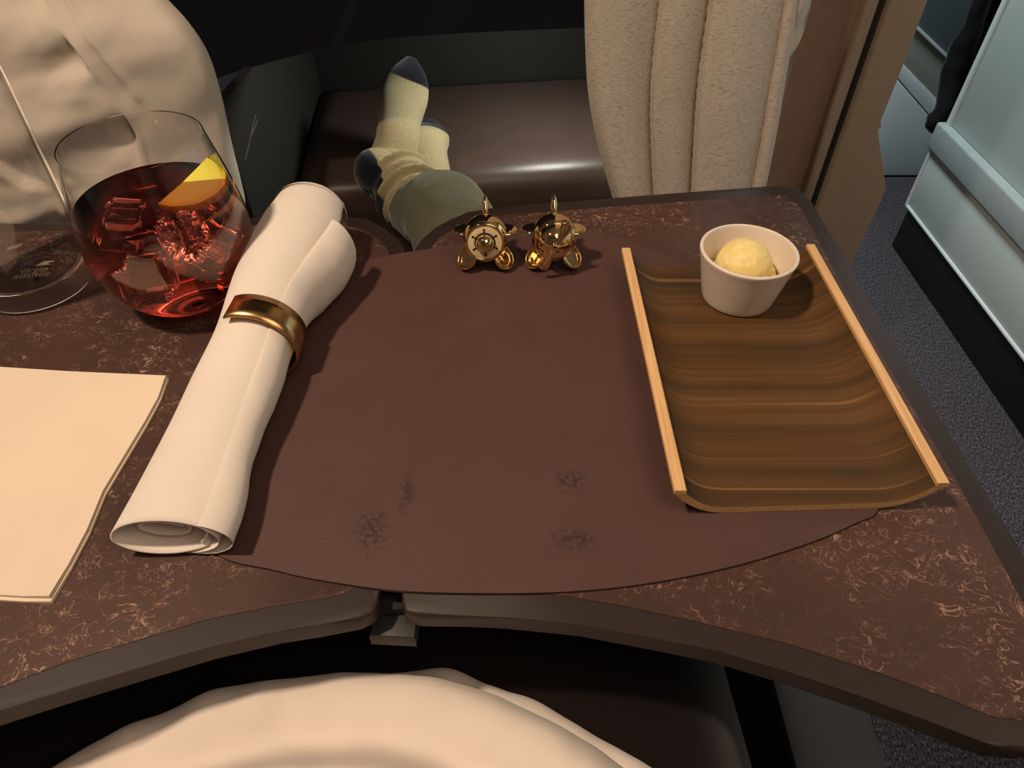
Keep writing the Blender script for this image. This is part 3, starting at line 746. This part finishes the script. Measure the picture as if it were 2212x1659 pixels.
for i in range(NX - 1):
    fs.append((i, i + 1, i + 1 + blk, i + blk)); mi.append(1)
    t = NY * NX; fs.append((t + i + 1, t + i, t + i + blk, t + i + 1 + blk)); mi.append(1)
for j in range(NY):
    a = j * NX; b = (j + 1) * NX
    fs.append((b, a, a + blk, b + blk)); mi.append(1)
    a += NX - 1; b += NX - 1; fs.append((a, b, b + blk, a + blk)); mi.append(1)
me = bpy.data.meshes.new('tray_board'); me.from_pydata([tuple(v) for v in vs], [], fs)
me.materials.append(TW); me.materials.append(LW)
for p, k in zip(me.polygons, mi): p.material_index = k
bm = bmesh.new(); bm.from_mesh(me); bmesh.ops.recalc_face_normals(bm, faces=bm.faces); bm.to_mesh(me); bm.free()
link('tray_board', me, [TW, LW], tr)
# pale edge strips capping the two upturned sides
for s_ in (0, 1):
    c_ = ctl[0] if s_ == 0 else ctl[-1]; n_ = nrm[0] if s_ == 0 else nrm[-1]
    m0 = c_ + n_ * (th * .5)
    rings = []
    for j in range(9):
        yy = y0 - .0003 + (y1 - y0 + .0006) * j / 8
        px = m0.x - .012 * (yy - .3); pyy = yy + skew * (m0.x - x0)
        w_, h_ = .0030, .0016
        cs = [(-w_, -h_), (w_, -h_), (w_, h_ * .7), (w_ * .8, h_), (-w_ * .8, h_), (-w_, h_ * .7)]
        rings.append([Vector((px + a, pyy, ZM + m0.z + .0012 + b)) for a, b in cs])
    v_, f_ = loft(rings); mesh_obj('edge_strip', v_, f_, LW, tr, auto=30)
ZF = ZM + .0003 + th
# ------------------------------------------------------------------ ramekin and butter
rb = pz(1590, 641, ZF)
prof = smooth_prof([(.001, 0), (.0195, 0), (.0222, .0006), (.0236, .0025), (.0262, .014), (.0296, .030), (.0312, .0366), (.0308, .0378), (.0298, .0380), (.0288, .0368), (.0268, .028), (.0236, .014), (.0212, .0058), (.0195, .0042), (.001, .0040)], 4)
tag(lathe('ramekin', prof, rb + Vector((0, 0, .0001)), CERAM, seg=72, auto=70), 'small white ceramic ramekin standing on the wooden tray', 'ramekin')
BUT = NT('butter'); vv = BUT.coord(); ff = BUT.noise(vv, 260, 3); BUT.col(BUT.ramp(ff, [(0.3, srgb(240, 214, 134)), (0.7, srgb(250, 232, 162))]), 0.45); BUT.p.inputs['Subsurface Weight'].default_value = .25
BUT.p.inputs['Subsurface Radius'].default_value = (.01, .006, .002); BUT.p.inputs['Subsurface Scale'].default_value = .5; BUT.bump(ff, 0.25, .001); BUT = BUT.m
bt = empty('butter_scoop', rb + Vector((0, 0, .0043)), 'pale yellow butter scoop sitting in the white ramekin', 'butter')
bc = rb + Vector((-.0005, .0015, .0255))
v_, f_ = ellipsoid_vf((0, 0, 0), (.0178, .0178, .0168), seg=64, rings=40)
vs = []
for p in v_:
    lat = math.atan2(p.z, math.hypot(p.x, p.y)); lon = math.atan2(p.y, p.x)
    d = .0006 * fbm(p.x * 160, p.y * 160, p.z * 160) 
    if p.z < .004: d += .00055 * math.sin(lon * 26) * math.sin(lat * 22)
    vs.append(bc + p * (1 + d / .0175))
mesh_obj('butter_ball', vs, f_, BUT, bt, auto=180)
def skirt(u, v):
    a = u * 2 * math.pi; k = v * 2 * math.pi
    R = .0178 + .0016 * fbm(math.cos(a) * 2, math.sin(a) * 2, 3); rr = .0026 + .0007 * fbm(math.cos(a) * 3, math.sin(a) * 3, 8)
    return bc + Vector(((R + rr * math.cos(k)) * math.cos(a) + .0018, (R + rr * math.cos(k)) * math.sin(a), -.0068 + rr * 1.3 * math.sin(k)))
v_, f_ = grid_vf(60, 10, skirt); mesh_obj('butter_rim', v_, f_, BUT, bt, auto=180)
v_, f_ = ellipsoid_vf(bc + Vector((0, 0, -.0135)), (.0165, .0165, .0079)); mesh_obj('butter_base', v_, f_, BUT, bt, auto=180)

# ------------------------------------------------------------------ aeroplane shakers
def shaker(base, label, nose):
    e = empty('aeroplane_shaker', base, label, 'shaker', 'gold aeroplane shakers')
    tilt = math.radians(12)
    F = Vector((0, -math.cos(tilt), math.sin(tilt)))       # nose direction
    q = F.to_track_quat('Z', 'Y').to_matrix()
    c = base + Vector((0, .004, .0212))
    rb_ = .0163
    prof = smooth_prof([(.0005, -.0215), (.0045, -.0205), (.0095, -.0165), (.0138, -.0095), (.0160, -.002), (.0160, .003), (.0150, .0072), (.0136, .0098)], 5)
    lathe('fuselage', prof, c, GOLD, e, seg=56, rot=q, auto=60)
    lathe('nose_ring', smooth_prof([(.0118, .0088), (.0140, .0092), (.0144, .0104), (.0138, .0116), (.0126, .0118), (.0118, .0110)], 3), c, GOLD, e, seg=56, rot=q, auto=60, closed=True)
    if nose == 'plate':
        pf = lathe('face_plate', [(.0060, .0095), (.0126, .0095), (.0126, .0110), (.0120, .0113), (.0066, .0113), (.0060, .0110)], c, CREAM, e, seg=56, rot=q, closed=True)
        lathe('hub_recess', [(.0005, .0098), (.0074, .0098), (.0074, .01155), (.0005, .01155)], c, BLACK, e, seg=40, rot=q)
        v_, f_ = ellipsoid_vf((0, 0, 0), (.0066, .0066, .0066), seg=32, rings=20); mesh_obj('hub', [q @ (v + Vector((0, 0, .0120))) + c for v in v_], f_, GOLD, e, auto=180)
        for k in range(6):
            a = math.radians(90 + 60 * k + 3); x, y = .0093 * math.cos(a), .0093 * math.sin(a)
            vv_, ff_ = lathe_vf([(.0002, .0112), (.0009, .0112), (.0009, .01142), (.0002, .01142)], 14)
            mesh_obj('pour_hole', [q @ (v + Vector((x, y, 0))) + c for v in vv_], ff_, BLACK, e)
            x, y = .0078 * math.cos(a), .0078 * math.sin(a)
            vv_, ff_ = lathe_vf([(.0002, .0112), (.0006, .0112), (.0006, .01142), (.0002, .01142)], 10)
            mesh_obj('pour_slot', [q @ (v + Vector((x, y, 0))) + c for v in vv_], ff_, BLACK, e)
    else:
        lathe('nose_cap', smooth_prof([(.0132, .0105), (.0128, .0130), (.0108, .0172), (.0075, .0203), (.0040, .0219), (.0030, .0226), (.0022, .0238), (.0004, .0241)], 5), c, GOLD, e, seg=56, rot=q, auto=60)
        for (a, r, zz_) in ((150, .0098, .0187), (178, .0098, .0187), (204, .0094, .0190), (-60, .0030, .0229)):
            a = math.radians(a); vv_, ff_ = ellipsoid_vf((r * math.cos(a), r * math.sin(a), zz_), (.0009, .0009, .0008), seg=12, rings=8)
            mesh_obj('pour_hole', [q @ v + c for v in vv_], ff_, BLACK, e, auto=180)
        for a in (62, 242):
            a = math.radians(a); d = Vector((math.cos(a), math.sin(a), 0)); n = Vector((-d.y, d.x, 0))
            rings = []
            for (t, wd, zo, tk) in ((.002, .0014, .0222, .0010), (.006, .0018, .0215, .0010), (.011, .0034, .0205, .0009), (.0155, .0044, .0200, .0008), (.0180, .0038, .0198, .0007), (.0192, .0016, .0197, .0005)):
                ring = []
                for k in range(20):
                    b = 2 * math.pi * k / 20; u_ = math.cos(b)
                    ring.append(q @ (d * t + n * (wd * u_) + Vector((0, 0, zo + tk * math.sin(b) + .0006 * math.cos(u_ * 9) * (wd / .0044)))) + c)
                rings.append(ring)
            v_, f_ = loft(rings); mesh_obj('propeller_blade', v_, f_, GOLD, e, auto=60)
    for s_ in (-1, 1):                                            # wings
        rings = []
        for (t, ch, tk) in ((.012, .0075, .0014), (.016, .0070, .0013), (.019, .0058, .0011), (.0215, .0036, .0008), (.0226, .0012, .0004)):
            rings.append([c + Vector((s_ * t, .001 + ch * math.cos(2 * math.pi * k / 16), .0055 + .0002 * t + tk * math.sin(2 * math.pi * k / 16))) for k in range(16)])
        v_, f_ = loft(rings); mesh_obj('wing', v_, f_, GOLD, e, auto=60)
    rings = []                                                   # tail fin
    for (h, ch, tk, yb) in ((.009, .0070, .0012, .009), (.0145, .0062, .0026, .0115), (.018, .0052, .0026, .0130), (.0215, .0036, .0017, .0146), (.0240, .0010, .0004, .0160)):
        rings.append([c + Vector((tk * math.sin(2 * math.pi * k / 16), yb + ch * math.cos(2 * math.pi * k / 16), h)) for k in range(16)])
    v_, f_ = loft(rings); mesh_obj('tail_fin', v_, f_, GOLD, e, auto=60)
    for s_ in (-1, 1):                                            # cupped feet
        d = Vector((s_ * .50, -.52, .70)).normalized(); R = d.to_track_quat('Z', 'Y').to_matrix()
        prof = smooth_prof([(.0004, -.0052), (.0045, -.0046), (.0080, -.0022), (.0094, .0008), (.0094, .0026), (.0087, .0032), (.0079, .0026), (.0074, .0012), (.0066, .0007), (.0036, .0006), (.0004, .0006)], 4)
        vv_, ff_ = lathe_vf(prof, 36)
        fo = [R @ Vector((v.x * .82, v.y * 1.02, v.z)) + base + Vector((s_ * .0118, -.0035, .0085)) for v in vv_]
        lowz = min(v.z for v in fo)
        for v in fo:
            if v.z < base.z + .0012: v.z = base.z + .0001 + (v.z - lowz) * .25
        ft = mesh_obj('foot', fo, ff_, GOLD, e, auto=70)
    return e
shaker(pz(1050, 572, ZM) , 'gold aeroplane shaker with a cream pierced face plate and round hub', 'plate')
shaker(pz(1194, 570, ZM), 'gold aeroplane shaker with a domed nose and fluted propeller blade', 'cap')

# ------------------------------------------------------------------ the passenger: crossed feet on the ottoman
pe_ = empty('person', (-.02, .0, .45), 'seated passenger in olive trousers and grey socks with feet crossed on the ottoman', 'person')
ank = py(885, 408, .93); leg = py(968, 470, .76); knee = Vector((.045, .30, .560)); hip = Vector((.08, -.22, .502))
heel = py(802, 418, .955); mid_ = py(862, 265, 1.07); ball = py(873, 205, 1.125); toe = py(884, 143, 1.165)
heel.z = max(heel.z, .487)
F1 = [tube_vf([py(838, 372, .985), py(858, 315, 1.02), mid_, ball, py(882, 165, 1.15), toe + Vector((.002, .012, .004))],
              [(.037, .034), (.035, .033), (.034, .028), (.0395, .023), (.032, .019), (.011, .012)], up=(.15, -.8, .6)),
      ellipsoid_vf(heel + Vector((.012, 0, .006)), (.033, .036, .033)),
      tube_vf([heel + Vector((.02, .0, .006)), py(845, 385, .965), py(872, 372, .975)], [(.036, .034), (.045, .042), (.036, .034)], up=(0, -.6, .8))]
# crumpled sock leg
P0, P1 = py(858, 380, .960), py(912, 462, .885)
path = [P0.lerp(P1, t / 10) for t in range(11)]
rad = [(.035 + .012 * (i % 2) + .004 * (i % 3), .038 + .012 * (i % 2) + .003 * (i % 3)) for i in range(11)]
F1.append(tube_vf(path, rad, up=(.2, -.6, .8), sub=6))
toe2 = py(921, 262, 1.12); ball2 = py(925, 315, 1.10); mid2 = py(925, 370, 1.04); an2 = py(935, 440, .95)
ball2.z = max(ball2.z, .478); mid2.z = max(mid2.z, .476)
F2 = [tube_vf([an2, mid2, ball2, toe2 + Vector((0, .0, .002))], [(.038, .038), (.033, .034), (.036, .028), (.016, .014)], up=(.1, -.6, .8))]
SOCK = m_sock([(tuple(toe + Vector((.022, .030, .030))), .083)], [(tuple(heel + Vector((-.022, -.018, -.018))), .068)])
SOCK2 = m_sock([(tuple(toe2 + Vector((.0, .012, .018))), .062)], [])
remeshed('sock', F1, SOCK, .003, pe_, 3); remeshed('sock', F2, SOCK2, .004, pe_, 4)
def limb(pts, rads, up=(0, -.3, 1)): return tube_vf(pts, rads, up=up, seg=28, sub=8)
cuff = py(906, 452, .895)
T1 = limb([cuff, py(930, 462, .85), leg, Vector((-.02, .52, .560)), knee, Vector((.065, .05, .520)), hip], [(.046, .047), (.050, .050), (.054, .054), (.056, .054), (.060, .058), (.066, .062), (.075, .07)])
T2 = limb([py(960, 470, .88) + Vector((0, 0, -.03)), py(1010, 500, .76) + Vector((0, 0, -.05)), Vector((-.08, .50, .53)), Vector((-.14, .30, .545)), Vector((-.14, .05, .520)), Vector((-.12, -.22, .502))], [(.042, .042), (.048, .048), (.054, .054), (.058, .056), (.066, .062), (.075, .07)])
PELV = limb([Vector((-.15, -.25, .52)), Vector((-.02, -.27, .53)), Vector((.11, -.25, .52))], [(.08, .08), (.11, .095), (.08, .08)], up=(0, 0, 1))
tro = remeshed('trousers', [T1, T2, PELV], OLIVE, .007, pe_, 6)
dt = tro.modifiers.new('d', 'DISPLACE'); tx = bpy.data.textures.new('crease', 'CLOUDS'); tx.noise_scale = .05; dt.texture = tx; dt.strength = .007; dt.texture_coords = 'GLOBAL'
B1 = limb([cuff.lerp(leg, .4), leg, knee, hip], [(.018, .018), (.03, .03), (.035, .035), (.04, .04)]); B2 = limb([an2, Vector((-.08, .50, .53)), Vector((-.14, .30, .545)), Vector((-.12, -.22, .502))], [(.024, .024), (.03, .03), (.035, .035), (.04, .04)])
B3 = limb([Vector((-.12, -.24, .51)), Vector((-.02, -.26, .52)), Vector((.08, -.24, .51))], [(.045, .045), (.06, .06), (.045, .045)])
remeshed('body', [B1, B2, B3], SKIN, .008, pe_, 3)

# ------------------------------------------------------------------ duvet over the lap
def duvet_layer(name, edge, z0, hgt, cpix, seed, par, folds):
    E = [pz(u, v, z0) for u, v in edge]
    E = E + [Vector((x, y, z0)) for x, y in ((.145, .06), (.165, -.03), (.155, -.13), (.07, -.20), (-.08, -.215), (-.24, -.19), (-.33, -.11), (-.345, -.01), (-.325, .06))] + [E[0]]
    E = crom(E, 10); C = Vector((-.08, -.07, z0))
    n = len(E) - 1
    def fn(u, v):
        k = u * n; i = min(int(k), n - 1); p = E[i].lerp(E[i + 1], k - i)
        if v < .12:
            t = v / .12; q = p + (C - p).normalized() * (.012 * (1 - t) ** 2)
            return Vector((q.x, q.y, z0 - .10 * (1 - t)))
        r = (v - .12) / .88
        q = p.lerp(C, r)
        h = hgt * (1 - math.exp(-r * 15)) * .55 + hgt * .45 * r
        pu, pv = proj(Vector((q.x, q.y, z0)))
        h += .010 * (1 - (1 - min(1, r * 22)) ** 2) ** .5
        for (amp, wl, ph) in folds:
            h += amp * math.sin(r * wl * 1.6 + ph + 1.2 * fbm(q.x * 9, q.y * 9, seed)) * min(1, r * 9) * (1 - sstep(.6, 1, r))
        h += .006 * fbm(q.x * 18, q.y * 18, seed + 2)
        return Vector((q.x, q.y, z0 + h))
    v_, f_ = grid_vf(180, 70, fn); return mesh_obj(name, v_, f_, DUVET, par, auto=180)
dv = empty('duvet', (-.08, .0, .6), 'white duvet bunched over the lap below the table edge', 'duvet')
duvet_layer('top_fold', [(60, 1720), (150, 1659), (225, 1612), (300, 1575), (400, 1543), (500, 1505), (620, 1480), (760, 1466), (900, 1469), (1020, 1492), (1130, 1536), (1250, 1598), (1340, 1655), (1440, 1730)], .615, .05, (720, 2300), 1.5, dv, ((.011, 17, .3), (.003, 31, 1.0)))
duvet_layer('under_fold', [(700, 1490), (820, 1464), (900, 1456), (985, 1455), (1060, 1484), (1160, 1520), (1240, 1568), (1330, 1618), (1400, 1659), (1490, 1720)], .600, .010, (760, 2300), 4.5, dv, ((.002, 12, .3),))

# ------------------------------------------------------------------ invented dark cover over the knees, keeps the gap dark
KC = m_cloth('added_dark_throw', srgb(20, 13, 12), 0.9, weave=700)
def cover(u, v):
    y = -.20 + .58 * v; xl_, xr_ = -.36, .150 + .10 * (.35 - y) * .6
    x = xl_ + (xr_ - xl_) * u
    z = .612 - .010 * v - .13 * max(0, (u - .86) / .14) ** 2 - .12 * max(0, (.10 - u) / .10) ** 2 + .006 * fbm(u * 3, v * 3, 2., 2)
    z = z - .03 * sstep(.45, .0, v)
    return Vector((x, y, z))
v_, f_ = grid_vf(50, 40, cover)
tag(shell_obj('added_knee_cover', v_, f_, KC, .004, offset=0), 'added very dark brown throw darkening the gap over the knees below the table edge', 'throw')
